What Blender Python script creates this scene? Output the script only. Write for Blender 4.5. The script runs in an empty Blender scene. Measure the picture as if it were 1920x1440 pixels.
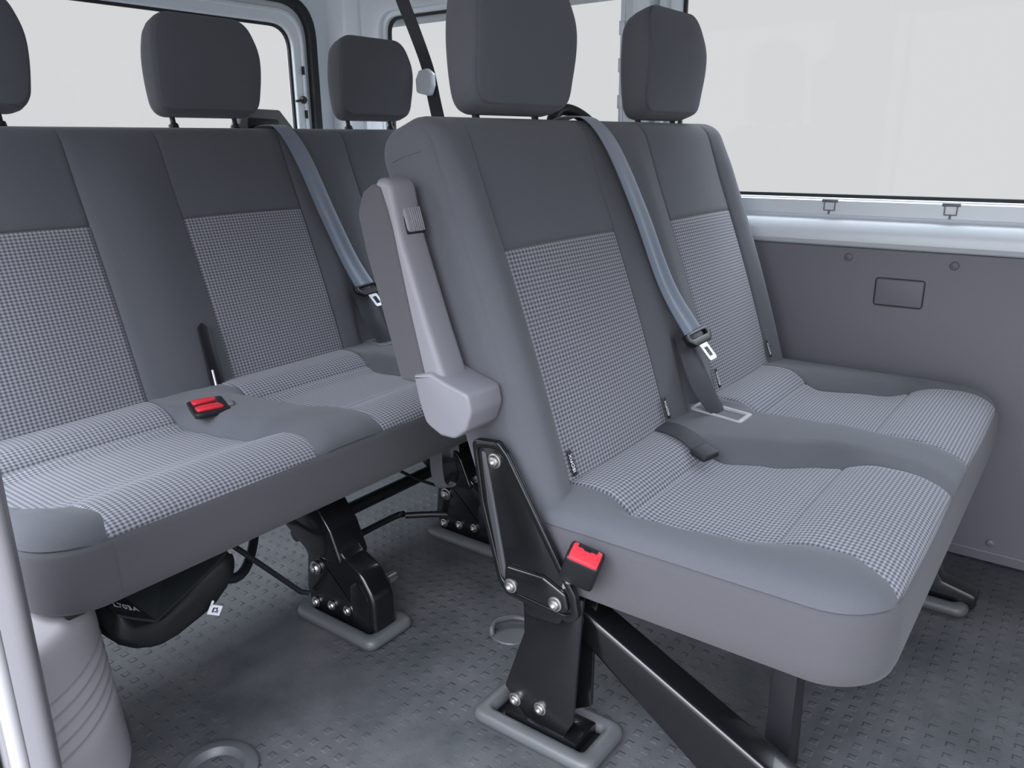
import bpy, bmesh, math
from math import sin, cos, pi, sqrt, radians as rad, atan2
from mathutils import Vector, Matrix

scene = bpy.context.scene
COL = scene.collection

# ------------------------------------------------------------------ camera
cam_data = bpy.data.cameras.new('camera')
cam_data.sensor_fit = 'HORIZONTAL'
cam_data.sensor_width = 36.0
cam_data.lens = 1502.08 / 1920 * 36.0
cam_data.clip_start = 0.02
cam = bpy.data.objects.new('camera', cam_data)
COL.objects.link(cam)
yaw, pitch, roll = rad(53.29), rad(16.84), rad(-0.49)
Fv = Vector((sin(yaw) * cos(pitch), cos(yaw) * cos(pitch), -sin(pitch)))
Rv = Vector((cos(yaw), -sin(yaw), 0))
Uv = Rv.cross(Fv)
R2 = Rv * cos(roll) + Uv * sin(roll)
U2 = -Rv * sin(roll) + Uv * cos(roll)
M = Matrix((R2, U2, -Fv)).transposed().to_4x4()
M.translation = Vector((0, 0, 0.9388))
cam.matrix_world = M
scene.camera = cam

# ------------------------------------------------------------------ light and exposure
scene.view_settings.view_transform = 'Standard'
scene.view_settings.look = 'None'
scene.view_settings.gamma = 1.0
scene.view_settings.use_curve_mapping = False
scene.view_settings.exposure = 0.0

world = bpy.data.worlds.new('overcast_sky')
scene.world = world
world.use_nodes = True
wn = world.node_tree
wn.nodes.clear()
w_out = wn.nodes.new('ShaderNodeOutputWorld')
w_bg = wn.nodes.new('ShaderNodeBackground')
w_tc = wn.nodes.new('ShaderNodeTexCoord')
w_sep = wn.nodes.new('ShaderNodeSeparateXYZ')
w_map = wn.nodes.new('ShaderNodeMapRange')
w_map.inputs['From Min'].default_value = -1
w_map.inputs['From Max'].default_value = 1
w_ramp = wn.nodes.new('ShaderNodeValToRGB')
w_ramp.color_ramp.elements[0].position = 0.0
w_ramp.color_ramp.elements[0].color = (0.10, 0.10, 0.105, 1)
w_ramp.color_ramp.elements[1].position = 1.0
w_ramp.color_ramp.elements[1].color = (0.88, 0.94, 1.0, 1)
for p_, c_ in ((0.38, (0.105, 0.105, 0.11, 1)), (0.43, (0.2275, 0.2275, 0.23, 1)), (0.60, (0.2275, 0.2275, 0.23, 1)),
               (0.72, (0.62, 0.67, 0.76, 1))):
    e_ = w_ramp.color_ramp.elements.new(p_)
    e_.color = c_
wn.links.new(w_tc.outputs['Generated'], w_sep.inputs[0])
wn.links.new(w_sep.outputs['Z'], w_map.inputs['Value'])
wn.links.new(w_map.outputs[0], w_ramp.inputs[0])
wn.links.new(w_ramp.outputs[0], w_bg.inputs[0])
# brighter cloud on the side of the open sliding door (behind and left of the viewer)
w_dot = wn.nodes.new('ShaderNodeVectorMath')
w_dot.operation = 'DOT_PRODUCT'
w_dot.inputs[1].default_value = Vector((-0.84, -0.28, 0.46)).normalized()
w_dir = wn.nodes.new('ShaderNodeMapRange')
w_dir.interpolation_type = 'SMOOTHSTEP'
w_dir.inputs['From Min'].default_value = -0.05
w_dir.inputs['From Max'].default_value = 0.75
w_dir.inputs['To Min'].default_value = 3.1
w_dir.inputs['To Max'].default_value = 9.0
wn.links.new(w_tc.outputs['Generated'], w_dot.inputs[0])
wn.links.new(w_dot.outputs['Value'], w_dir.inputs['Value'])
# the cloud deck brightens overhead
w_el = wn.nodes.new('ShaderNodeMapRange')
w_el.interpolation_type = 'SMOOTHSTEP'
w_el.inputs['From Min'].default_value = 0.24
w_el.inputs['From Max'].default_value = 0.62
w_el.inputs['To Min'].default_value = 0.0
w_el.inputs['To Max'].default_value = 6.5
w_add = wn.nodes.new('ShaderNodeMath')
w_add.operation = 'ADD'
wn.links.new(w_sep.outputs['Z'], w_el.inputs['Value'])
wn.links.new(w_el.outputs[0], w_add.inputs[0])
wn.links.new(w_dir.outputs[0], w_add.inputs[1])
wn.links.new(w_add.outputs[0], w_bg.inputs[1])
wn.links.new(w_bg.outputs[0], w_out.inputs[0])


# ------------------------------------------------------------------ materials
def new_mat(name):
    m = bpy.data.materials.new(name)
    m.use_nodes = True
    nt = m.node_tree
    b = nt.nodes['Principled BSDF']
    return m, nt, b


def simple(name, col, rough=0.5, metal=0.0, coat=0.0, bump=0.0, bscale=200.0, spec=0.5, sheen=0.0, vary=0.0, vscale=6.0):
    m, nt, b = new_mat(name)
    b.inputs['Base Color'].default_value = (*col, 1)
    b.inputs['Roughness'].default_value = rough
    b.inputs['Metallic'].default_value = metal
    b.inputs['Coat Weight'].default_value = coat
    b.inputs['Specular IOR Level'].default_value = spec
    if sheen:
        b.inputs['Sheen Weight'].default_value = sheen
        b.inputs['Sheen Roughness'].default_value = 0.5
    tc = nt.nodes.new('ShaderNodeTexCoord')
    if bump:
        n = nt.nodes.new('ShaderNodeTexNoise')
        n.inputs['Scale'].default_value = bscale
        n.inputs['Detail'].default_value = 2
        bp = nt.nodes.new('ShaderNodeBump')
        bp.inputs['Strength'].default_value = bump
        bp.inputs['Distance'].default_value = 0.002
        nt.links.new(tc.outputs['Object'], n.inputs['Vector'])
        nt.links.new(n.outputs['Fac'], bp.inputs['Height'])
        nt.links.new(bp.outputs['Normal'], b.inputs['Normal'])
    if vary:
        n2 = nt.nodes.new('ShaderNodeTexNoise')
        n2.inputs['Scale'].default_value = vscale
        n2.inputs['Detail'].default_value = 5
        mx = nt.nodes.new('ShaderNodeMix')
        mx.data_type = 'RGBA'
        mx.inputs['A'].default_value = (*[c * (1 - vary) for c in col], 1)
        mx.inputs['B'].default_value = (*[c * (1 + vary) for c in col], 1)
        nt.links.new(tc.outputs['Object'], n2.inputs['Vector'])
        nt.links.new(n2.outputs['Fac'], mx.inputs['Factor'])
        nt.links.new(mx.outputs['Result'], b.inputs['Base Color'])
    return m


def math_node(nt, op, a, b=None, c=None):
    n = nt.nodes.new('ShaderNodeMath')
    n.operation = op
    for i, v in enumerate((a, b, c)):
        if v is None:
            continue
        if isinstance(v, (int, float)):
            n.inputs[i].default_value = v
        else:
            nt.links.new(v, n.inputs[i])
    return n.outputs[0]


def check_cloth():
    m, nt, b = new_mat('check_cloth')
    uv = nt.nodes.new('ShaderNodeUVMap')
    sp = nt.nodes.new('ShaderNodeSeparateXYZ')
    nt.links.new(uv.outputs[0], sp.inputs[0])
    def stripe(out, period):
        v = math_node(nt, 'MULTIPLY', out, 2 * pi / period)
        s = math_node(nt, 'SINE', v)
        s = math_node(nt, 'MULTIPLY_ADD', s, 1.1, 0.5)
        n = nt.nodes.new('ShaderNodeClamp')
        nt.links.new(s, n.inputs[0])
        return n.outputs[0]
    a = stripe(sp.outputs['X'], 0.0082)
    c = stripe(sp.outputs['Y'], 0.0066)
    f = math_node(nt, 'ADD', a, c)
    f = math_node(nt, 'MULTIPLY', f, 0.5)
    mx = nt.nodes.new('ShaderNodeMix')
    mx.data_type = 'RGBA'
    mx.inputs['A'].default_value = (0.070, 0.070, 0.086, 1)
    mx.inputs['B'].default_value = (0.30, 0.30, 0.33, 1)
    nt.links.new(f, mx.inputs['Factor'])
    nt.links.new(mx.outputs['Result'], b.inputs['Base Color'])
    b.inputs['Roughness'].default_value = 0.95
    b.inputs['Specular IOR Level'].default_value = 0.2
    b.inputs['Sheen Weight'].default_value = 0.15
    bp = nt.nodes.new('ShaderNodeBump')
    bp.inputs['Strength'].default_value = 0.25
    bp.inputs['Distance'].default_value = 0.001
    nt.links.new(f, bp.inputs['Height'])
    nt.links.new(bp.outputs['Normal'], b.inputs['Normal'])
    return m


def floor_rubber():
    m, nt, b = new_mat('studded_floor_rubber')
    tc = nt.nodes.new('ShaderNodeTexCoord')
    sp = nt.nodes.new('ShaderNodeSeparateXYZ')
    nt.links.new(tc.outputs['Object'], sp.inputs[0])
    P = 0.030
    def cell(o):
        v = math_node(nt, 'MULTIPLY', o, 1 / P)
        v = math_node(nt, 'FRACT', v)
        v = math_node(nt, 'SUBTRACT', v, 0.5)
        return math_node(nt, 'ABSOLUTE', v)
    d = math_node(nt, 'MAXIMUM', cell(sp.outputs['X']), cell(sp.outputs['Y']))
    mr = nt.nodes.new('ShaderNodeMapRange')
    mr.inputs['From Min'].default_value = 0.16
    mr.inputs['From Max'].default_value = 0.24
    mr.inputs['To Min'].default_value = 1
    mr.inputs['To Max'].default_value = 0
    nt.links.new(d, mr.inputs['Value'])
    n = nt.nodes.new('ShaderNodeTexNoise')
    n.inputs['Scale'].default_value = 260
    n.inputs['Detail'].default_value = 3
    nt.links.new(tc.outputs['Object'], n.inputs['Vector'])
    nw = nt.nodes.new('ShaderNodeTexNoise')
    nw.inputs['Scale'].default_value = 3.2
    nw.inputs['Detail'].default_value = 4
    nt.links.new(tc.outputs['Object'], nw.inputs['Vector'])
    wr = nt.nodes.new('ShaderNodeMapRange')
    wr.interpolation_type = 'SMOOTHSTEP'
    wr.inputs['From Min'].default_value = 0.36
    wr.inputs['From Max'].default_value = 0.58
    wr.inputs['To Min'].default_value = 0.15
    wr.inputs['To Max'].default_value = 1.0
    nt.links.new(nw.outputs['Fac'], wr.inputs['Value'])
    st_ = math_node(nt, 'MULTIPLY', mr.outputs[0], wr.outputs[0])
    h = math_node(nt, 'MULTIPLY_ADD', n.outputs['Fac'], 0.25, st_)
    bp = nt.nodes.new('ShaderNodeBump')
    bp.inputs['Strength'].default_value = 0.8
    bp.inputs['Distance'].default_value = 0.0022
    nt.links.new(h, bp.inputs['Height'])
    nt.links.new(bp.outputs['Normal'], b.inputs['Normal'])
    n2 = nt.nodes.new('ShaderNodeTexNoise')
    n2.inputs['Scale'].default_value = 5
    n2.inputs['Detail'].default_value = 9
    n2.inputs['Roughness'].default_value = 0.7
    nt.links.new(tc.outputs['Object'], n2.inputs['Vector'])
    cr = nt.nodes.new('ShaderNodeValToRGB')
    cr.color_ramp.elements[0].position = 0.35
    cr.color_ramp.elements[0].color = (0.042, 0.046, 0.051, 1)
    cr.color_ramp.elements[1].position = 0.75
    cr.color_ramp.elements[1].color = (0.120, 0.117, 0.124, 1)
    nt.links.new(n2.outputs['Fac'], cr.inputs[0])
    nt.links.new(cr.outputs[0], b.inputs['Base Color'])
    b.inputs['Roughness'].default_value = 0.55
    return m


def glass_mat():
    m = bpy.data.materials.new('window_glass')
    m.use_nodes = True
    nt = m.node_tree
    nt.nodes.clear()
    o = nt.nodes.new('ShaderNodeOutputMaterial')
    t = nt.nodes.new('ShaderNodeBsdfTransparent')
    t.inputs[0].default_value = (0.97, 0.98, 0.98, 1)
    g = nt.nodes.new('ShaderNodeBsdfGlossy')
    g.inputs['Roughness'].default_value = 0.02
    x = nt.nodes.new('ShaderNodeMixShader')
    x.inputs[0].default_value = 0.006
    nt.links.new(t.outputs[0], x.inputs[1])
    nt.links.new(g.outputs[0], x.inputs[2])
    nt.links.new(x.outputs[0], o.inputs[0])
    return m


MT = dict(
    cloth=simple('plain_seat_cloth', (0.100, 0.103, 0.117), 0.95, spec=0.2, bump=0.35, bscale=700, sheen=0.15),
    check=check_cloth(),
    skirt=simple('seat_side_cloth', (0.084, 0.081, 0.090), 0.9, spec=0.25, bump=0.3, bscale=700, sheen=0.12),
    head=simple('headrest_cloth', (0.104, 0.107, 0.123), 0.95, spec=0.2, bump=0.3, bscale=700, sheen=0.15),
    grey=simple('grey_plastic', (0.215, 0.21, 0.232), 0.42, bump=0.06, bscale=900),
    greydark=simple('dark_grey_plastic', (0.17, 0.168, 0.185), 0.4, bump=0.05, bscale=900),
    black=simple('black_lacquered_steel', (0.006, 0.006, 0.007), 0.22, coat=0.3, bump=0.04, bscale=60),
    blackp=simple('black_plastic', (0.012, 0.012, 0.014), 0.35),
    blackm=simple('matt_black_steel', (0.014, 0.014, 0.017), 0.42),
    steel=simple('bolt_steel', (0.55, 0.53, 0.52), 0.33, metal=1.0),
    chrome=simple('tongue_steel', (0.78, 0.8, 0.84), 0.3, metal=0.8),
    belt=simple('skylit_belt_webbing', (0.15, 0.18, 0.235), 0.6, spec=0.5, sheen=0.4, bump=0.2, bscale=900),  # skylight sheen put into the colour; same fabric as the lap belts
    beltd=simple('shaded_and_dark_webbing', (0.035, 0.036, 0.045), 0.7, bump=0.2, bscale=900),  # lap belts: the shoulder fabric with shade in the colour; also plain dark straps
    red=simple('red_button_plastic', (0.70, 0.03, 0.045), 0.35),
    paint=simple('silver_body_paint', (0.74, 0.79, 0.84), 0.38, metal=0.1, vary=0.05, vscale=3),
    panel=simple('grey_trim_board', (0.165, 0.162, 0.186), 0.5, bump=0.12, bscale=500),
    trim=simple('light_grey_trim_plastic', (0.40, 0.385, 0.40), 0.45, bump=0.05, bscale=600),
    cover=simple('light_grey_cover_plastic', (0.43, 0.41, 0.43), 0.45, bump=0.05, bscale=600),
    groove=simple('satin_dark_steel', (0.10, 0.10, 0.11), 0.28, metal=0.5),
    post=simple('grey_post_trim', (0.24, 0.23, 0.245), 0.45, bump=0.05, bscale=600),
    seal=simple('black_rubber_seal', (0.014, 0.015, 0.018), 0.6),
    floor=floor_rubber(),
    bezel=simple('grey_rubber_bezel', (0.085, 0.087, 0.093), 0.45, vary=0.15, vscale=20, bump=0.1, bscale=300),
    bag=simple('black_vinyl', (0.012, 0.012, 0.013), 0.6),
    boxlid=simple('dark_box_lid', (0.022, 0.026, 0.029), 0.45),
    white=simple('white_print', (0.8, 0.8, 0.82), 0.6),
    ink=simple('dark_print', (0.05, 0.05, 0.09), 0.6),
    roof=simple('pale_headliner', (0.62, 0.64, 0.66), 0.7),
    glass=glass_mat(),
)


# ------------------------------------------------------------------ helpers
def tag(o, label=None, cat=None, group=None, kind=None):
    if label: o['label'] = label
    if cat: o['category'] = cat
    if group: o['group'] = group
    if kind: o['kind'] = kind
    return o


def thing(name, loc, label, cat, group=None):
    o = bpy.data.objects.new(name, None)
    o.empty_display_size = 0.05
    COL.objects.link(o)
    o.location = loc
    return tag(o, label, cat, group)


def root_loc(o):
    v = Vector((0, 0, 0))
    while o is not None:
        v += o.location
        o = o.parent
    return v


def obj(name, bm, mat, parent=None, smooth=True, angle=40, kind=None, loc=None):
    """Link a bmesh given in world coordinates as one mesh object."""
    off = root_loc(parent) if parent is not None else Vector(loc or (0, 0, 0))
    bmesh.ops.translate(bm, verts=bm.verts, vec=-off)
    me = bpy.data.meshes.new(name)
    bm.to_mesh(me)
    bm.free()
    mats = mat if isinstance(mat, (list, tuple)) else [mat]
    for q in mats:
        me.materials.append(MT[q])
    if smooth:
        me.polygons.foreach_set('use_smooth', [True] * len(me.polygons))
        if angle:
            me.set_sharp_from_angle(angle=rad(angle))
    o = bpy.data.objects.new(name, me)
    COL.objects.link(o)
    if parent is not None:
        o.parent = parent
    else:
        o.location = off
    if kind:
        o['kind'] = kind
    return o


def add_box(bm, lo, hi, bevel=0.0, seg=2):
    r = bmesh.ops.create_cube(bm, size=1.0)
    vs = r['verts']
    lo, hi = Vector(lo), Vector(hi)
    c, s = (lo + hi) / 2, hi - lo
    for v in vs:
        v.co = Vector((v.co.x * s.x + c.x, v.co.y * s.y + c.y, v.co.z * s.z + c.z))
    if bevel:
        es = list({e for v in vs for e in v.link_edges})
        r2 = bmesh.ops.bevel(bm, geom=es, offset=bevel, segments=seg, affect='EDGES', profile=0.5)
    return bm


def box(lo, hi, bevel=0.0, seg=2):
    return add_box(bmesh.new(), lo, hi, bevel, seg)


def add_xf_box(bm, size, mtx, bevel=0.0, seg=2):
    b2 = box([-s / 2 for s in size], [s / 2 for s in size], bevel, seg)
    bmesh.ops.transform(b2, matrix=mtx, verts=b2.verts)
    merge(bm, b2)
    return bm


def merge(bm, b2):
    me = bpy.data.meshes.new('tmp')
    b2.to_mesh(me)
    b2.free()
    bm.from_mesh(me)
    bpy.data.meshes.remove(me)
    return bm


def rounded(poly, r, n=5):
    """Round the corners of a 2-D polygon; r may be a number or one per corner."""
    out = []
    N = len(poly)
    for i in range(N):
        p0, p1, p2 = Vector(poly[i - 1]), Vector(poly[i]), Vector(poly[(i + 1) % N])
        rr = r[i] if isinstance(r, (list, tuple)) else r
        if rr <= 0:
            out.append(tuple(p1))
            continue
        d0, d2 = (p0 - p1).normalized(), (p2 - p1).normalized()
        ang = d0.angle(d2)
        t = min(rr / math.tan(ang / 2), 0.48 * (p0 - p1).length, 0.48 * (p2 - p1).length)
        a, b = p1 + d0 * t, p1 + d2 * t
        for k in range(n + 1):
            f = k / n
            out.append(tuple(a * (1 - f) ** 2 + p1 * 2 * f * (1 - f) + b * f ** 2))
    return out


def prism(poly, axis, lo, hi, bevel=0.0, seg=2):
    """Extrude a 2-D outline along an axis: x -> poly is (y,z), y -> (x,z), z -> (x,y)."""
    bm = bmesh.new()
    def P(p, h):
        return {'x': (h, p[0], p[1]), 'y': (p[0], h, p[1]), 'z': (p[0], p[1], h)}[axis]
    a = [bm.verts.new(P(p, lo)) for p in poly]
    b = [bm.verts.new(P(p, hi)) for p in poly]
    n = len(poly)
    fa, fb = bm.faces.new(a), bm.faces.new(b)
    for i in range(n):
        bm.faces.new((a[i], a[(i + 1) % n], b[(i + 1) % n], b[i]))
    bmesh.ops.recalc_face_normals(bm, faces=bm.faces)
    if bevel:
        es = list(fa.edges) + list(fb.edges)
        bmesh.ops.bevel(bm, geom=es, offset=bevel, segments=seg, affect='EDGES', profile=0.5)
    return bm


def add_cyl(bm, p0, p1, r0, r1=None, n=20, cap=True):
    p0, p1 = Vector(p0), Vector(p1)
    r1 = r0 if r1 is None else r1
    d = (p1 - p0)
    q = d.to_track_quat('Z', 'Y')
    ra, rb = [], []
    for i in range(n):
        a = 2 * pi * i / n
        u = q @ Vector((cos(a), sin(a), 0))
        ra.append(bm.verts.new(p0 + u * r0))
        rb.append(bm.verts.new(p1 + u * r1))
    for i in range(n):
        bm.faces.new((ra[i], ra[(i + 1) % n], rb[(i + 1) % n], rb[i]))
    if cap:
        bm.faces.new(ra[::-1])
        bm.faces.new(rb)
    return bm


def lathe(p0, d, prof, n=24):
    """prof: list of (radius, distance along d)."""
    bm = bmesh.new()
    p0, d = Vector(p0), Vector(d).normalized()
    q = d.to_track_quat('Z', 'Y')
    rings = []
    for r, h in prof:
        if r < 1e-6:
            rings.append([bm.verts.new(p0 + d * h)])
        else:
            rings.append([bm.verts.new(p0 + d * h + q @ Vector((cos(2 * pi * i / n) * r, sin(2 * pi * i / n) * r, 0))) for i in range(n)])
    for a, b in zip(rings, rings[1:]):
        for i in range(n):
            j = (i + 1) % n
            if len(a) == 1 and len(b) == 1: continue
            if len(a) == 1: bm.faces.new((a[0], b[j], b[i]))
            elif len(b) == 1: bm.faces.new((a[i], a[j], b[0]))
            else: bm.faces.new((a[i], a[j], b[j], b[i]))
    bmesh.ops.recalc_face_normals(bm, faces=bm.faces)
    return bm


def bolt(p, d, r=0.0085):
    """Round button-head bolt with a hex socket."""
    return lathe(p, d, [(r * 1.25, 0), (r * 1.25, r * .2), (r, r * .25), (r * .95, r * .5), (r * .78, r * .72), (r * .42, r * .8),
                        (r * .40, r * .45), (0, r * .42)], 18)


def catmull(pts, n=8):
    pts = [Vector(p) for p in pts]
    out = []
    for i in range(len(pts) - 1):
        p0 = pts[max(i - 1, 0)]; p1 = pts[i]; p2 = pts[i + 1]; p3 = pts[min(i + 2, len(pts) - 1)]
        for k in range(n):
            t = k / n
            out.append(0.5 * ((2 * p1) + (p2 - p0) * t + (2 * p0 - 5 * p1 + 4 * p2 - p3) * t * t + (3 * p1 - p0 - 3 * p2 + p3) * t ** 3))
    out.append(pts[-1])
    return out


def tube(pts, r, n=12, smooth=0):
    bm = bmesh.new()
    P = catmull(pts, smooth) if smooth else [Vector(p) for p in pts]
    rings = []
    up = Vector((0.123, 0.2, 1)).normalized()
    for i, p in enumerate(P):
        d = (P[min(i + 1, len(P) - 1)] - P[max(i - 1, 0)]).normalized()
        u = d.cross(up)
        if u.length < 1e-3: u = d.cross(Vector((1, 0, 0)))
        u.normalize()
        w = u.cross(d).normalized()
        rings.append([bm.verts.new(p + (u * cos(2 * pi * k / n) + w * sin(2 * pi * k / n)) * r) for k in range(n)])
    for a, b in zip(rings, rings[1:]):
        for k in range(n):
            bm.faces.new((a[k], a[(k + 1) % n], b[(k + 1) % n], b[k]))
    bm.faces.new(rings[0][::-1]); bm.faces.new(rings[-1])
    bmesh.ops.recalc_face_normals(bm, faces=bm.faces)
    return bm


def ribbon(stations, thick=0.0016, nw=8, sub=8):
    """stations: (left point, right point, bulge) ; a strap with real thickness and a soft fold along it."""
    L = catmull([s[0] for s in stations], sub)
    R = catmull([s[1] for s in stations], sub)
    B = catmull([(s[2], s[3] if len(s) > 3 else 0, 0) for s in stations], sub)
    bm = bmesh.new()
    top, bot = [], []
    for i in range(len(L)):
        d = (L[min(i + 1, len(L) - 1)] - L[max(i - 1, 0)])
        w = R[i] - L[i]
        nn = d.cross(w)
        if nn.length > 0: nn.normalize()
        ta, ba = [], []
        for k in range(nw + 1):
            f = k / nw
            b = B[i].x * sin(pi * f) + B[i].y * sin(2 * pi * f * 1.5)
            p = L[i] + w * f + nn * b
            ta.append(bm.verts.new(p + nn * thick / 2))
            ba.append(bm.verts.new(p - nn * thick / 2))
        top.append(ta); bot.append(ba)
    for i in range(len(L) - 1):
        for k in range(nw):
            bm.faces.new((top[i][k], top[i][k + 1], top[i + 1][k + 1], top[i + 1][k]))
            bm.faces.new((bot[i][k], bot[i + 1][k], bot[i + 1][k + 1], bot[i][k + 1]))
        bm.faces.new((top[i][0], top[i + 1][0], bot[i + 1][0], bot[i][0]))
        bm.faces.new((top[i][nw], bot[i][nw], bot[i + 1][nw], top[i + 1][nw]))
    bm.faces.new(top[0] + bot[0][::-1]); bm.faces.new(top[-1] + bot[-1][::-1])
    bmesh.ops.recalc_face_normals(bm, faces=bm.faces)
    return bm


def text_bm(s, size, mtx, depth=0.0003):
    cu = bpy.data.curves.new('txt', 'FONT')
    cu.body = s
    cu.size = size
    cu.extrude = depth
    cu.align_x = 'CENTER'
    cu.align_y = 'CENTER'
    to = bpy.data.objects.new('txt', cu)
    COL.objects.link(to)
    bpy.context.view_layer.update()
    me = bpy.data.meshes.new_from_object(to)
    bm = bmesh.new()
    bm.from_mesh(me)
    bpy.data.meshes.remove(me)
    bpy.data.objects.remove(to)
    bpy.data.curves.remove(cu)
    bmesh.ops.transform(bm, matrix=mtx, verts=bm.verts)
    return bm


def frame_mtx(origin, xdir, ydir):
    x = Vector(xdir).normalized()
    y = Vector(ydir)
    y = (y - x * y.dot(x)).normalized()
    z = x.cross(y)
    m = Matrix((x, y, z)).transposed().to_4x4()
    m.translation = Vector(origin)
    return m


def ring(outer, inner, axis, lo, hi, bevel=0.0):
    """Plate between two outlines with the same point count, extruded along an axis."""
    bm = bmesh.new()
    def P(p, h):
        return {'x': (h, p[0], p[1]), 'y': (p[0], h, p[1]), 'z': (p[0], p[1], h)}[axis]
    n = len(outer)
    V = [[bm.verts.new(P(p, h)) for p in pl] for pl in (outer, inner) for h in (lo, hi)]
    o0, o1, i0, i1 = V
    for k in range(n):
        j = (k + 1) % n
        bm.faces.new((o0[k], o0[j], i0[j], i0[k]))
        bm.faces.new((o1[k], i1[k], i1[j], o1[j]))
        bm.faces.new((o0[k], o1[k], o1[j], o0[j]))
        bm.faces.new((i0[k], i0[j], i1[j], i1[k]))
    bmesh.ops.recalc_face_normals(bm, faces=bm.faces)
    if bevel:
        es = [e for e in bm.edges if e.calc_face_angle(0) > rad(50)]
        bmesh.ops.bevel(bm, geom=es, offset=bevel, segments=3, affect='EDGES', profile=0.5)
    return bm


def rrect(x0, z0, x1, z1, r, n=8):
    return rounded([(x0, z0), (x1, z0), (x1, z1), (x0, z1)], r, n)


def rect_like(x0, z0, x1, z1, n=8):
    """Square-cornered outline with the same point count as rrect()."""
    out = []
    for p in ((x0, z0), (x1, z0), (x1, z1), (x0, z1)):
        out += [p] * (n + 1)
    return out


def lerp(a, b, t): return a + (b - a) * t
def sst(a, b, x):
    t = max(0.0, min(1.0, (x - a) / (b - a)))
    return t * t * (3 - 2 * t)
def interp(tab, x):
    """tab: sorted (x, value) pairs, smooth between them."""
    if x <= tab[0][0]: return tab[0][1]
    for (xa, va), (xb, vb) in zip(tab, tab[1:]):
        if x <= xb:
            t = (x - xa) / (xb - xa)
            t = t * t * (3 - 2 * t)
            return va + (vb - va) * t
    return tab[-1][1]


# ------------------------------------------------------------------ upholstery
TAN = 0.3557
CA, SA = 1 / sqrt(1 + TAN * TAN), TAN / sqrt(1 + TAN * TAN)
Z0B = 0.385            # height of the hidden lower edge of a backrest
def back_point(y1, x, a, n):
    """Point in the frame of a backrest: a up along its front face, n out of it."""
    yb = y1 + (Z0B - 0.783) * TAN
    return Vector((x, yb + a * SA - n * CA, Z0B + a * CA + n * SA))


def grid_regions(P, U, ncol, nrow, cls, closed_rows=False):
    """Split a grid of points into one bmesh per region name, keeping UVs."""
    out = {}
    rows = nrow if closed_rows else nrow - 1
    for j in range(rows):
        j2 = (j + 1) % nrow
        for i in range(ncol - 1):
            key = cls(i, j)
            if key not in out:
                out[key] = (bmesh.new(), {}, [])
            bm, vm, fl = out[key]
            q = []
            for (ii, jj) in ((i, j), (i + 1, j), (i + 1, j2), (i, j2)):
                if (ii, jj) not in vm:
                    vm[(ii, jj)] = bm.verts.new(P[jj][ii])
                q.append(vm[(ii, jj)])
            try:
                f = bm.faces.new(q)
            except ValueError:
                continue
            fl.append((f, [U[jj if not (closed_rows and jj == 0 and j == nrow - 1) else jj][ii] for (ii, jj) in ((i, j), (i + 1, j), (i + 1, j2), (i, j2))]))
    res = {}
    for k, (bm, vm, fl) in out.items():
        uvl = bm.loops.layers.uv.new('UVMap')
        for f, uvs in fl:
            for l, uv in zip(f.loops, uvs):
                l[uvl].uv = uv
        res[k] = bm
    return res


def seg_cols(bounds, k_, step=0.022, tight=0.0028):
    """Column fractions for segment k: returns list of (segment, kind, f)."""
    pass


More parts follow.
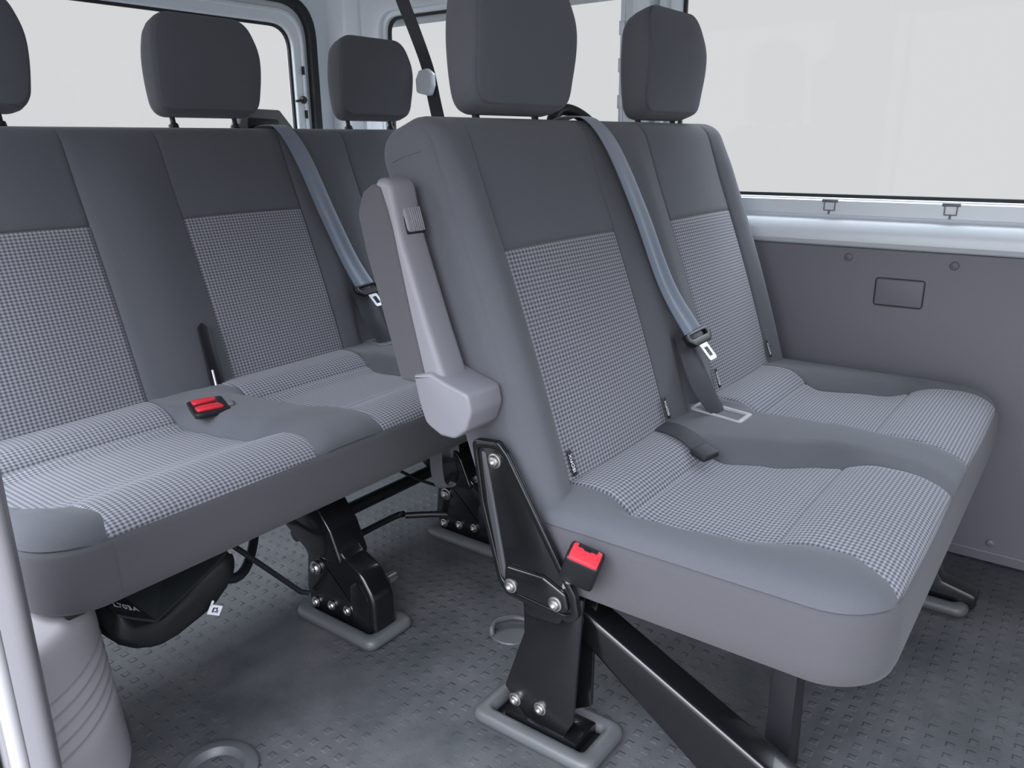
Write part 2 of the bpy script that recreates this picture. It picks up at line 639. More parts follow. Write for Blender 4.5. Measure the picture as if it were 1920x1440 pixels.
def build_backrest(root, x0, x1, y1, panels, top_a=0.641, th=0.125, valleys=()):
    AT = (0.783 - Z0B) / CA
    # columns -----------------------------------------------------------
    seams = []
    for a, b in panels: seams += [a, b]
    R = 0.032
    xs = set()
    for k in range(7): 
        d = R * (1 - cos(pi / 2 * k / 6))
        xs.add(round(x0 + d, 5)); xs.add(round(x1 - d, 5))
    x = x0 + R
    n = int((x1 - x0 - 2 * R) / 0.016)
    for k in range(n + 1):
        xx = x0 + R + (x1 - x0 - 2 * R) * k / n
        if all(abs(xx - s) > 0.006 for s in seams): xs.add(round(xx, 5))
    for s in seams:
        for d in (-0.0045, -0.0018, 0, 0.0018, 0.0045): xs.add(round(s + d, 5))
    for s in (x0 + 0.007, x1 - 0.007):
        xs = {v for v in xs if abs(v - s) > 0.0035} | {round(s + d, 5) for d in (-0.003, -0.0013, 0, 0.0013, 0.003)}
    xs = sorted(xs)
    # profile rows: (a, n, outward normal (da, dn)) ------------------------
    rt = 0.05
    prof = []
    fa = set(round(0.64 * 0 + (top_a - rt) * k / 34, 5) for k in range(35))
    fa = {v for v in fa if abs(v - AT) > 0.006}
    for d in (-0.0045, -0.0018, 0, 0.0018, 0.0045): fa.add(round(AT + d, 5))
    for a in sorted(fa): prof.append((a, 0.0, 0.0, 1.0))
    for k in range(1, 9):
        t = pi / 2 * k / 9
        prof.append((top_a - rt + rt * sin(t), -rt + rt * cos(t), sin(t), cos(t)))
    r2 = 0.045
    prof.append((top_a, -rt, 1, 0))
    for k in range(1, 8):
        t = pi / 2 * k / 7
        prof.append((top_a - r2 + r2 * cos(t), -th + r2 - r2 * sin(t), cos(t), -sin(t)))
    for k in range(1, 13):
        prof.append(((top_a - r2) * (1 - k / 12), -th, 0, -1))
    arc = [0.0]
    for p, q in zip(prof, prof[1:]):
        arc.append(arc[-1] + sqrt((p[0] - q[0]) ** 2 + (p[1] - q[1]) ** 2))

    def disp(x, a):
        """front face relief"""
        d = 0.0
        for s in seams:
            d -= (0.0035 if a < AT + 0.01 else 0.0022) * math.exp(-((x - s) / 0.0022) ** 2)
        for s in (x0 + 0.007, x1 - 0.007):
            d -= 0.0030 * math.exp(-((x - s) / 0.0016) ** 2)
        inp = False
        for l, r in panels:
            if l < x < r:
                u = (x - l) / (r - l)
                d += 0.007 * sin(pi * u) - 0.004 * 4 * u * (1 - u) * sin(pi * min(1, a / 0.45))
                d -= 0.003 * math.exp(-((a - AT) / 0.0022) ** 2)
                inp = True
        if not inp:
            lo = max([x0] + [p[1] for p in panels if p[1] <= x])
            hi = min([x1] + [p[0] for p in panels if p[0] >= x])
            u = (x - lo) / (hi - lo) if hi > lo else 0
            d += 0.016 * sin(pi * u) * (1 - 0.7 * sst(0.50, 0.62, a))
        for (xc, w, depth, ah) in valleys:
            g = math.exp(-((x - xc) / w) ** 4)
            d -= (0.012 + 0) * g * sst(0.64, 0.5, a) * 0.6 + depth * g * (1 - sst(ah - 0.06, ah + 0.02, a))
        # swell of the lumbar
        d += 0.006 * sin(pi * max(0, min(1, a / 0.5)))
        return d

    P, U = [], []
    for (a, n, da, dn), s in zip(prof, arc):
        row, ur = [], []
        for x in xs:
            e = min(x - x0, x1 - x)
            q = R - sqrt(max(0, R * R - (R - e) ** 2)) if e < R else 0
            dd = disp(x, a) * max(0, dn) * (0.3 + 0.7 * sst(-rt, 0, n)) if dn > 0 else 0
            row.append(back_point(y1, x, a + da * (-q + dd * 0) , n + dn * (-q + dd)))
            ur.append((x, s))
        P.append(row); U.append(ur)
    nb = len([p for p in prof if p[1] == 0.0 and p[3] == 1.0])
    idx_top = max(j for j in range(nb) if prof[j][0] <= AT + 1e-6)

    def cls(i, j):
        xm = (xs[i] + xs[i + 1]) / 2
        if j < idx_top:
            for k, (l, r) in enumerate(panels):
                if l < xm < r: return 'insert%d' % k
        return 'back'
    res = grid_regions(P, U, len(xs), len(prof), cls)
    # close the two ends
    bm = res['back']
    for i in (0, len(xs) - 1):
        vs = [bm.verts.new(P[j][i]) for j in range(len(prof))]
        bm.faces.new(vs)
    bmesh.ops.remove_doubles(bm, verts=bm.verts, dist=1e-6)
    bmesh.ops.recalc_face_normals(bm, faces=bm.faces)
    obj('backrest', bm, 'cloth', root, angle=50)
    for k in range(len(panels)):
        b = res['insert%d' % k]
        bmesh.ops.recalc_face_normals(b, faces=b.faces)
        if b.faces[:][0].normal.y > 0: bmesh.ops.reverse_faces(b, faces=b.faces)
        o = obj('backrest_insert', b, 'check', root, angle=60)
        o['label'] = 'fine grey check cloth panel let into the backrest'


def build_cushion(root, x0, x1, y0, yc, seats, zs=0.405, zb=0.297, rc=0.085):
    """seats: list of (left table, right table) giving insert edges as functions of depth from the crease."""
    ye = yc + 0.05
    gr = [yc - 0.105, yc - 0.305]
    ys = set()
    for k in range(9): ys.add(round(y0 + 0.075 * (1 - cos(pi / 2 * k / 8)), 5))
    n = int((ye - y0 - 0.075) / 0.013)
    for k in range(n + 1):
        y = y0 + 0.075 + (ye - y0 - 0.075) * k / n
        if all(abs(y - g) > 0.006 for g in gr): ys.add(round(y, 5))
    for g in gr:
        for d in (-0.0045, -0.0018, 0, 0.0018, 0.0045): ys.add(round(g + d, 5))
    ys = sorted(ys)

    def edge(y):
        t = y - y0
        return rc - sqrt(max(0, rc * rc - (rc - t) ** 2)) if t < rc else 0.0

    nseg = 2 * len(seats) + 1
    def bounds(y):
        e = edge(y)
        b = [x0 + e]
        for l, r in seats: b += [interp(l, yc - y), interp(r, yc - y)]
        b.append(x1 - e)
        for k in range(1, len(b) - 1): b[k] = max(b[k], b[k - 1] + 0.012)
        for k in range(len(b) - 2, 0, -1): b[k] = min(b[k], b[k + 1] - 0.012)
        return b
    mid = bounds(yc - 0.2)
    cols = []
    for s in range(nseg):
        w = mid[s + 1] - mid[s]
        m = max(4, int(w / 0.014))
        first, last = s == 0, s == nseg - 1
        lo, hi = (0.0 if first else 0.0045), (0.0 if last else 0.0045)
        if not first: cols += [(s, 'L', 0.0), (s, 'L', 0.0018)]
        for k in range(m + 1):
            f = k / m
            if first: f = 1 - cos(pi / 2 * f) if False else f ** 1.5
            if last: f = 1 - (1 - f) ** 1.5
            cols.append((s, 'F', f))
        if not last: cols += [(s, 'R', 0.0018)]
    def colx(c, b):
        s, kd, v = c
        first, last = s == 0, s == nseg - 1
        A = b[s] + (0 if first else 0.0045)
        B = b[s + 1] - (0 if last else 0.0045)
        if kd == 'L': return b[s] + v
        if kd == 'R': return b[s + 1] - v
        return lerp(A, B, v)

    def height(x, y, b):
        e0, e1 = b[0], b[-1]
        q = lambda d, Rr: sqrt(max(0, 1 - (1 - min(1, max(0, d) / Rr)) ** 2))
        z = zs + 0.030 * q(y - y0, 0.075) * q(min(x - e0, e1 - x), 0.05)
        rel = yc - y
        front = sst(0.05, 0.16, y - y0)
        for k, (l, r) in enumerate(seats):
            bl, br = b[1 + 2 * k], b[2 + 2 * k]
            if bl - 0.045 < x < br + 0.045:
                m = sst(bl - 0.040, bl + 0.004, x) * sst(br + 0.040, br - 0.004, x)
                sink = 0.030 * sst(0.06, 0.14, rel) * (1 - 0.75 * sst(0.27, 0.36, rel))
                z -= sink * m
                u = (x - bl) / (br - bl)
                z += 0.008 * m * sin(pi * max(0, min(1, (rel + 0.03) / 0.135)))
                if 0 <= u <= 1:
                    z += 0.004 * sin(pi * u) * sst(0.09, 0.13, rel)
                    for g in gr: z -= 0.0045 * math.exp(-((y - g) / 0.0035) ** 2)
            for s_ in (bl, br):
                z -= 0.0035 * math.exp(-((x - s_) / 0.0024) ** 2) * (0.3 + 0.7 * front)
        # bolsters swell
        for s in range(0, nseg, 2):
            if b[s] < x < b[s + 1]:
                u = (x - b[s]) / (b[s + 1] - b[s])
                if 0 < s < nseg - 1: z += 0.008 * sin(pi * u) * front
        return z

    P, U = [], []
    vs_ = 0.0
    prev = None
    for y in ys:
        b = bounds(y)
        row = [Vector((colx(c, b), y, height(colx(c, b), y, b))) for c in cols]
        mididx = len(row) // 4
        if prev is not None: vs_ += (row[mididx] - prev).length
        prev = row[mididx]
        P.append(row)
        U.append([(p.x, vs_) for p in row])
    def cls(i, j):
        s = cols[i][0]
        return 'insert%d' % (s // 2) if s % 2 == 1 else 'bolster%d' % (s // 2)
    res = grid_regions(P, U, len(cols), len(ys), cls)
    for k, bm in res.items():
        bmesh.ops.recalc_face_normals(bm, faces=bm.faces)
        if sum(f.normal.z for f in bm.faces) < 0: bmesh.ops.reverse_faces(bm, faces=bm.faces)
    for k in range(len(seats) + 1):
        obj('cushion_bolster', res['bolster%d' % k], 'cloth', root, angle=0)
    for k in range(len(seats)):
        o = obj('cushion_insert', res['insert%d' % k], 'check', root, angle=0)
        o['label'] = 'fine grey check cloth panel let into the seat cushion'
    # skirt ---------------------------------------------------------------
    path = []
    for y in [ye - (ye - y0 - rc) * k / 24 for k in range(25)]: path.append((x0, y, -1, 0))
    for k in range(1, 13):
        t = pi / 2 * k / 12
        path.append((x0 + rc - rc * cos(t), y0 + rc - rc * sin(t), -cos(t), -sin(t)))
    m = int((x1 - x0 - 2 * rc) / 0.03)
    for k in range(1, m): path.append((x0 + rc + (x1 - x0 - 2 * rc) * k / m, y0, 0, -1))
    for k in range(0, 13):
        t = pi / 2 * k / 12
        path.append((x1 - rc + rc * sin(t), y0 + rc - rc * cos(t), sin(t), -cos(t)))
    for y in [y0 + rc + (ye - y0 - rc) * k / 24 for k in range(1, 25)]: path.append((x1, y, 1, 0))
    H = zs - zb
    lev = [(zs + 0.0, -0.001), (zs - 0.0012, -0.0035), (zs - 0.0045, 0.0015), (zs - 0.012, 0.0040), (zs - H * .35, 0.0075), (zs - H * .65, 0.0075),
           (zb + 0.022, 0.005), (zb + 0.010, 0.001), (zb + 0.003, -0.007), (zb, -0.02)]
    bm = bmesh.new()
    rings = []
    for z, o in lev:
        rings.append([bm.verts.new((px + nx * o, py + ny * o, z)) for px, py, nx, ny in path])
    for a, b in zip(rings, rings[1:]):
        for k in range(len(path) - 1):
            bm.faces.new((a[k], a[k + 1], b[k + 1], b[k]))
    bm.faces.new(rings[-1])
    bm.faces.new((rings[0][0],) + tuple(r[0] for r in rings[1:]) + tuple(r[-1] for r in rings[::-1]))
    bmesh.ops.recalc_face_normals(bm, faces=bm.faces)
    o = obj('seat_skirt', bm, 'skirt', root, angle=50)
    o['label'] = 'plain grey cloth side wrapping the cushion below its seam'
    return height


def build_headrest(root, xc, y1, a0=0.645, w=0.135, h=0.198, th=0.105, npost=True):
    hr = None
    N = 56
    bm = bmesh.new()
    # outline of the front face, seen from the front
    base = rounded([(-w * .97, 0), (w * .97, 0), (w * 1.03, h * .34), (w * 1.03, h * .64), (w * .87, h), (-w * .87, h), (-w * 1.03, h * .64), (-w * 1.03, h * .34)],
                   [.038, .038, 3, 3, .062, .062, 3, 3], 9)
    N = len(base)
    def outline(scale_w, scale_h):
        return [(x * scale_w, h / 2 + (z - h / 2) * scale_h + 0.003 * (1 - (x / w) ** 2) * (1 if z > h / 2 else -0.3)) for x, z in base]
    # slices from the front (n>0) to the back
    sl = [(0.0500, 0.25, 0.25), (0.0490, 0.55, 0.55), (0.0465, 0.80, 0.82), (0.0425, 0.935, 0.945), (0.0400, 0.975, 0.975),
          (0.0372, 0.960, 0.963), (0.0345, 0.990, 0.990), (0.020, 1.0, 1.0), (-0.005, 1.0, 1.0), (-0.028, 0.97, 0.975), (-0.043, 0.90, 0.915),
          (-0.052, 0.72, 0.76), (-0.056, 0.36, 0.4)]
    rings = []
    lean = rad(5)
    for n, sw, sh in sl:
        r = []
        for x, z in outline(sw, sh):
            k_ = 0.68 + 0.32 * sst(-0.10, 0.70, z / h) - 0.20 * sst(0.25, 1.15, z / h)
            nb = -0.062 + 0.030 * sst(0.0, 1.1, z / h)
            n2 = nb + (n + 0.056) * k_ + (z - h / 2) * math.tan(lean)
            r.append(bm.verts.new(back_point(y1, xc + x, a0 + z, n2 + 0.006)))
        rings.append(r)
    for a, b in zip(rings, rings[1:]):
        for k in range(N):
            bm.faces.new((a[k], a[(k + 1) % N], b[(k + 1) % N], b[k]))
    bm.faces.new(rings[0]); bm.faces.new(rings[-1][::-1])
    bmesh.ops.recalc_face_normals(bm, faces=bm.faces)
    hr = obj('headrest', bm, 'head', root, angle=0)
    for s in (-1, 1):
        b = tube([back_point(y1, xc + s * 0.082, a0 - 0.06, -0.05), back_point(y1, xc + s * 0.082, a0 + 0.05, -0.04)], 0.006)
        merge(b, lathe(back_point(y1, xc + s * 0.082, a0 - 0.022, -0.048), (0, SA, CA), [(0.0, 0.0), (0.011, 0), (0.011, 0.008), (0.007, 0.012), (0, 0.012)], 14))
        obj('headrest_post', b, 'blackm', hr)
    return hr


def isofix_tag(root, y1, x, a, n=0.012):
    m = frame_mtx(back_point(y1, x, a, n), (0, SA, CA), (-1, 0, 0))
    bm = bmesh.new()
    add_xf_box(bm, (0.040, 0.011, 0.0016), m, 0.0006)
    t = obj('isofix_tag', bm, 'blackp', root)
    t['label'] = 'small black sewn tag with white lettering'
    m2 = frame_mtx(back_point(y1, x, a, n + 0.001), (0, SA, CA), (-1, 0, 0))
    obj('lettering', text_bm('ISOFIX', 0.0098, m2), 'white', t, smooth=False)


def belt_tongue(parent, c, xdir, ydir, up):
    """Plastic tongue head with a steel blade; xdir across the strap, ydir down along it."""
    x, y = Vector(xdir).normalized(), Vector(ydir).normalized()
    z = x.cross(y)
    if z.dot(Vector(up)) < 0: z = -z
    def W(u, v, n): return Vector(c) + x * u + y * v + z * n
    bm = bmesh.new()
    ol = rounded([(-0.036, -0.012), (0.036, -0.012), (0.040, 0.004), (0.026, 0.018), (-0.026, 0.018), (-0.040, 0.004)], 0.006, 4)
    il = rounded([(-0.027, -0.006), (0.027, -0.006), (0.028, -0.001), (0.024, 0.003), (-0.024, 0.003), (-0.028, -0.001)], 0.002, 4)
    b = ring(ol, il, 'z', -0.006, 0.006, 0.002)
    for v in b.verts: v.co = W(*v.co)
    bmesh.ops.recalc_face_normals(b, faces=b.faces)
    t = obj('belt_tongue', b, 'blackp', parent)
    ol = rounded([(-0.0125, 0.015), (0.0125, 0.015), (0.0125, 0.055), (-0.0125, 0.055)], [0.001, 0.001, 0.005, 0.005], 4)
    il = rounded([(-0.006, 0.026), (0.006, 0.026), (0.006, 0.047), (-0.006, 0.047)], [0.001] * 4, 4)
    return t, W, ol, il


def blade(W, ol, il, root):
    b = ring(ol, il, 'z', -0.001, 0.001)
    for v in b.verts: v.co = W(*v.co)
    bmesh.ops.recalc_face_normals(b, faces=b.faces)
    o = obj('tongue_blade', b, 'chrome', root)
    o['label'] = 'bright steel tongue blade with a slot'


# ------------------------------------------------------------------ setting
XF = 1.969
bm = box((-0.3, -1.3, -0.04), (XF + 0.06, 2.24, 0.0))
obj('floor', bm, 'floor', kind='structure', smooth=False)

# roof with a rounded cove along the far wall
bm = box((-0.05, -1.3, 1.46), (2.10, 2.30, 1.50))
cove = [(2.06, 1.30)]
for k in range(9):
    t = pi / 2 * k / 8
    cove.append((1.94 + 0.10 * cos(t), 1.35 + 0.11 * sin(t)))
cove += [(2.06, 1.461)]
merge(bm, prism(cove, 'y', -1.3, 2.24))
obj('ceiling', bm, 'roof', kind='structure', angle=50)

# far wall of the van: pressed sheet metal with two window openings
bm = ring(rect_like(1.03, 0.70, 2.24, 1.46), rrect(1.118, 0.80, 1.985, 1.322, 0.05), 'x', 1.995, 2.03, 0.004)
merge(bm, ring(rect_like(-1.30, 0.70, 1.03, 1.46), rrect(-1.05, 0.806, 0.955, 1.33, 0.05), 'x', 1.995, 2.03, 0.004))
merge(bm, box((1.985, -1.3, 0.0), (2.03, 2.24, 0.71)))
# raised frame pressed round the quarter window
merge(bm, ring(rrect(1.085, 0.74, 2.055, 1.385, 0.07), rrect(1.108, 0.79, 1.995, 1.335, 0.06), 'x', 1.978, 2.0, 0.006))
obj('wall_left', bm, 'paint', kind='structure', angle=35)
# pillar between the two windows
pl = rounded([(2.0, 1.012), (1.955, 1.022), (1.945, 1.045), (1.945, 1.062), (1.955, 1.085), (2.0, 1.095)], 0.008, 3)
pl = [(p[0], p[1]) for p in pl]
bm = prism(pl, 'z', 0.72, 1.46)
merge(bm, box((1.975, 0.985, 0.80), (1.997, 1.004, 1.46), 0.003))
merge(bm, box((1.975, 1.100, 0.80), (1.997, 1.114, 1.46), 0.003))
for k in range(5):
    merge(bm, box((1.970, 0.984, 0.95 + k * 0.09), (1.978, 1.005, 0.985 + k * 0.09), 0.002))
    merge(bm, box((1.970, 1.099, 0.93 + k * 0.09), (1.978, 1.115, 0.965 + k * 0.09), 0.002))
obj('trim_1', bm, 'paint', kind='structure', angle=35)
# sill rail under the windows
prof = [(XF + 0.02, 0.700), (XF - 0.004, 0.702), (XF - 0.012, 0.712), (XF - 0.013, 0.728), (XF - 0.006, 0.744), (XF + 0.006, 0.756), (XF + 0.022, 0.763),
        (XF + 0.024, 0.766), (XF + 0.019, 0.769), (XF + 0.020, 0.800), (XF + 0.030, 0.804), (XF + 0.06, 0.80), (XF + 0.06, 0.70)]
obj('trim_2', prism(prof, 'y', -1.3, 1.98), 'paint', kind='structure', angle=35)


def window(name, axis, rect, pos, r, thick=0.005, seal=0.008):
    a0, z0, a1, z1 = rect
    o = obj(name, prism(rrect(a0 - 0.01, z0 - 0.01, a1 + 0.01, z1 + 0.01, r), axis, pos, pos + thick), 'glass', kind='structure')
    s = ring(rrect(a0 - 0.012, z0 - 0.012, a1 + 0.012, z1 + 0.012, r + 0.01), rrect(a0 + seal, z0 + seal, a1 - seal, z1 - seal, max(0.01, r - seal)),
             axis, pos - 0.012, pos - 0.001, 0.002)
    obj('window_seal', s, 'seal', o)
    return o


w1 = window('window_1', 'x', (-1.05, 0.806, 0.955, 1.33), 2.022, 0.05)
window('window_2', 'x', (1.118, 0.80, 1.985, 1.322), 2.022, 0.05)
for yk in (0.547, 0.292, 0.03):
    b = box((1.9855, yk - 0.018, 0.796), (1.992, yk + 0.018, 0.803), 0.001)
    merge(b, box((1.9845, yk - 0.013, 0.777), (1.9895, yk - 0.011, 0.797), 0.0005))
    merge(b, box((1.9845, yk + 0.011, 0.777), (1.9895, yk + 0.013, 0.797), 0.0005))
    merge(b, box((1.9845, yk - 0.012, 0.777), (1.9895, yk + 0.012, 0.779), 0.0005))
    merge(b, box((1.9835, yk - 0.002, 0.769), (1.9895, yk + 0.002, 0.778), 0.0005))
    obj('window_clip', b, 'greydark', w1)

# added unseen partition: cuts light from the front, pale face bounces some back
obj('added_shade_wall', box((0.30, -0.80, 0.0), (2.03, -0.76, 1.46)), 'roof', kind='structure', smooth=False)

# rear wall with the tailgate window
YR = 2.20
bm = ring(rect_like(-0.05, 0.0, 2.03, 1.46), rrect(0.10, 0.62, 1.875, 1.372, 0.12), 'y', YR, YR + 0.05, 0.005)
obj('wall_rear', bm, 'paint', kind='structure', angle=35)
obj('trim_3', ring(rrect(0.085, 0.605, 1.890, 1.387, 0.13), rrect(0.115, 0.635, 1.862, 1.360, 0.11), 'y', YR - 0.012, YR + 0.02, 0.006), 'seal', kind='structure')
bm = ring(rrect(0.10, 0.62, 1.875, 1.372, 0.12), rrect(0.17, 0.72, 1.808, 1.300, 0.075), 'y', YR + 0.012, YR + 0.05, 0.008)
merge(bm, ring(rrect(0.135, 0.67, 1.848, 1.345, 0.10), rrect(0.150, 0.70, 1.836, 1.330, 0.09), 'y', YR + 0.004, YR + 0.02, 0.004))
obj('door_1', bm, 'paint', kind='structure', angle=35)
window('window_3', 'y', (0.17, 0.72, 1.808, 1.300), YR + 0.036, 0.075)
# small catches and slots in the tailgate frame
d1 = bpy.data.objects['door_1']
b = lathe((1.832, YR + 0.012, 1.075), (0.0, -1, 0), [(0.0, 0.0), (0.012, 0.0), (0.012, 0.006), (0.008, 0.012), (0, 0.013)], 16)
merge(b, tube([(1.80, YR + 0.008, 1.070), (1.832, YR + 0.002, 1.075)], 0.004))
obj('door_buffer', b, 'blackp', d1)
for zc in (1.030, 1.165):
    obj('door_slot', box((1.836, YR + 0.0035, zc - 0.013), (1.841, YR + 0.012, zc + 0.013)), 'blackp', d1)
# rear corner post
pl = rounded([(2.03, YR), (2.03, 2.075), (1.985, 2.095), (1.955, 2.13), (1.945, YR)], [0, 0, .02, .03, 0], 5)
obj('trim_4', prism(pl, 'z', 0.0, 1.46), 'paint', kind='structure', angle=35)

# grey board on the far wall
t = thing('trim_panel', (XF, 0.2, 0.03), 'large flat grey board lining the wall below the window', 'wall panel')
b = box((XF, -1.25, 0.004), (XF + 0.014, 1.95, 0.697), 0.003)
obj('board', b, 'panel', t)
b = box((XF - 0.004, 0.3195, 0.5715), (XF + 0.004, 0.4205, 0.6325), 0.004, 3)
c_ = obj('blank_cover', b, 'panel', t)
c_['label'] = 'rounded rectangular blank cover plate'
obj('cover_rim', ring(rrect(0.3175, 0.5695, 0.4225, 0.6345, 0.009), rrect(0.3195, 0.5715, 0.4205, 0.6325, 0.008), 'x', XF - 0.0015, XF + 0.003), 'seal', c_)
for (y, z) in ((0.487, 0.675), (0.266, 0.672), (0.109, 0.052), (0.70, 0.66), (0.045, 0.67)):
    if y in (0.70, 0.045): continue
    obj('screw', lathe((XF, y, z), (-1, 0, 0), [(0, 0), (0.0095, 0), (0.0095, 0.002), (0.007, 0.005), (0.003, 0.006), (0.0028, 0.003), (0, 0.003)], 18), 'greydark', t)
obj('edge_strip', box((XF - 0.0025, -1.25, 0.0265), (XF + 0.004, 1.95, 0.0295), 0.001), 'grey', t)

# ------------------------------------------------------------------ bench builder
def anchor_bezel(x, y, hx, hy, label):
    t = thing('floor_anchor_bezel', (x, y, 0), label, 'floor bezel', 'bezels round the seat feet')
    b = ring(rrect(x - hx, y - hy, x + hx, y + hy, 0.026), rrect(x - hx + .030, y - hy + .030, x + hx - .030, y + hy - .030, 0.006), 'z', 0.0005, 0.026, 0.012)
    obj('rim', b, 'bezel', t)
    obj('anchor_tray', box((x - hx + .018, y - hy + .018, 0.0005), (x + hx - .018, y + hy - .018, 0.004)), 'blackp', t)
    return t


def seat_buckle(root, c, up, face, label):
    """Black buckle with a red release button: up = towards the slot end, face = the broad side."""
    m = frame_mtx(c, Vector(up).cross(Vector(face)), up)
    b = bmesh.new()
    add_xf_box(b, (0.050, 0.062, 0.034), m, 0.006, 3)
    k = obj('buckle', b, 'blackp', root)
    b = bmesh.new()
    add_xf_box(b, (0.043, 0.012, 0.028), m @ Matrix.Translation((0, 0.0275, 0.0012)), 0.004, 2)
    o = obj('release_button', b, 'red', k)
    o['label'] = 'red release button'
    b = bmesh.new()
    add_xf_box(b, (0.028, 0.003, 0.006), m @ Matrix.Translation((0, 0.0328, -0.0085)))
    add_xf_box(b, (0.010, 0.003, 0.004), m @ Matrix.Translation((0, 0.0328, -0.0055)))
    obj('tongue_slot', b, 'blackp', k)
    return k


# ================= front two-seat bench ===================================
Y1 = 0.729
bench = thing('bench_seat', (1.40, 0.45, 0.0), 'two-seat grey check bench with folded armrest, nearest in the van beside the far wall', 'seat')
MX0, MX1 = 0.880, 1.920
build_backrest(bench, MX0, MX1 - 0.01, Y1, [(0.958, 1.289), (1.515, 1.822)], valleys=[(1.400, 0.034, 0.018, 0.24)])
YC = Y1 + (0.43 - 0.783) * TAN
hm = build_cushion(bench, MX0, MX1, 0.132, YC,
    [([(0, .955), (.10, .955), (.18, .962), (.26, .975), (.34, .996), (.40, .998), (.44, .978), (.475, .958)],
      [(0, 1.255), (.06, 1.245), (.11, 1.238), (.2, 1.275), (.28, 1.325), (.38, 1.330), (.48, 1.318)]),
     ([(0, 1.475), (.1, 1.485), (.25, 1.50), (.36, 1.49), (.48, 1.47)],
      [(0, 1.775), (.08, 1.775), (.13, 1.765), (.25, 1.80), (.33, 1.845), (.40, 1.86), (.48, 1.845)])])
build_headrest(bench, 1.1255, Y1)
build_headrest(bench, 1.668, Y1)
for x, a in ((0.962, 0.085), (1.284, 0.085), (1.519, 0.085), (1.818, 0.085)):
    isofix_tag(bench, Y1, x, a)

# armrest folded up along the aisle side
ol = rounded([(0.706, 0.568), (0.772, 0.560), (0.822, 0.712), (0.852, 0.860), (0.842, 0.894), (0.815, 0.888), (0.800, 0.815), (0.752, 0.684)],
             [0.02, 0.02, 0.3, 0.03, 0.022, 0.022, 0.3, 0.3], 6)
arm = obj('armrest', prism(ol, 'x', 0.812, 0.869, 0.011, 5), 'grey', bench, angle=60)
arm['label'] = 'grey plastic armrest folded up against the backrest'
ol = rounded([(0.756, 0.604), (0.808, 0.604), (0.838, 0.700), (0.867, 0.790), (0.879, 0.842), (0.866, 0.872), (0.845, 0.884), (0.830, 0.880), (0.818, 0.850), (0.810, 0.822), (0.784, 0.712)],
             [0.0, 0.006, 0.05, 0.05, 0.025, 0.015, 0.010, 0.006, 0.02, 0.0, 0.0], 6)
obj('arm_pad', prism(ol, 'x', 0.809, 0.866, 0.005, 3), 'skirt', arm)
bm = bmesh.new()
mt = frame_mtx((0.8465, 0.8115, 0.832), (0, 0.28, 0.96), (1, 0, 0.0))
add_xf_box(bm, (0.038, 0.037, 0.022), mt, 0.006, 3)
for k in range(6):
    add_xf_box(bm, (0.034, 0.0014, 0.0235), mt @ Matrix.Translation((0, -0.006 + k * 0.0042, 0)), 0.0005, 1)
rb = obj('release_button', bm, 'grey', arm)
bm = bmesh.new()
add_xf_box(bm, (0.044, 0.0425, 0.0175), mt, 0.005, 3)
obj('button_surround', bm, 'blackp', rb)
ol = rounded([(0.675, 0.606), (0.715, 0.616), (0.745, 0.626), (0.777, 0.618), (0.768, 0.580), (0.756, 0.548), (0.728, 0.535), (0.702, 0.535), (0.680, 0.552), (0.670, 0.580)],
             [0.012, 0.02, 0.015, 0.004, .03, .02, .015, .02, .02, .02], 5)
pv = obj('pivot_cover', prism(ol, 'x', 0.803, 0.877, 0.005, 3), 'grey', arm, angle=60)
# seam lines on the aisle side of the backrest
obj('side_seam', tube([(0.880, 0.818, 0.926), (0.880, 0.845, 0.920), (0.880, 0.872, 0.911)], 0.0012, 8, 4), 'cloth', bench)
# side bracket
ol = rounded([(0.713, 0.519), (0.664, 0.524), (0.648, 0.508), (0.528, 0.318), (0.522, 0.285), (0.538, 0.272), (0.652, 0.279), (0.668, 0.300), (0.700, 0.420)],
             [.012, .012, .02, .02, .012, .01, .012, .01, .05], 5)
bm = prism(ol, 'x', 0.858, 0.866, 0.0032, 3)
br = obj('side_bracket', bm, 'black', bench, angle=50)
br['label'] = 'glossy black pressed steel side bracket'
inner = rounded([(0.704, 0.507), (0.668, 0.512), (0.655, 0.500), (0.540, 0.318), (0.535, 0.290), (0.545, 0.283), (0.645, 0.289), (0.660, 0.305), (0.692, 0.420)],
                [.010, .010, .018, .018, .010, .01, .012, .01, .05], 5)
outer = ol
obj('bracket_rim', ring(outer, inner, 'x', 0.854, 0.8605, 0.002), 'black', br)
ch = rounded([(0.6965, 0.502), (0.688, 0.503), (0.6535, 0.325), (0.655, 0.300), (0.6635, 0.312), (0.686, 0.420)], [.003] * 6, 3)
o = obj('bracket_groove', prism(ch, 'x', 0.8555, 0.860, 0.0015), 'groove', br)
ol2 = rounded([(0.650, 0.330), (0.582, 0.333), (0.545, 0.318), (0.538, 0.292), (0.548, 0.285), (0.640, 0.290), (0.652, 0.302)], [.006, .006, .01, .01, .008, .008, .006], 4)
obj('bracket_pad', prism(ol2, 'x', 0.8515, 0.860, 0.004, 3), 'black', br)
for (y, z) in ((0.672, 0.492), (0.641, 0.299), (0.561, 0.297)):
    obj('bolt', bolt((0.8525 if z < .4 else 0.8575, y, z), (-1, 0, 0), 0.0092), 'steel', br)
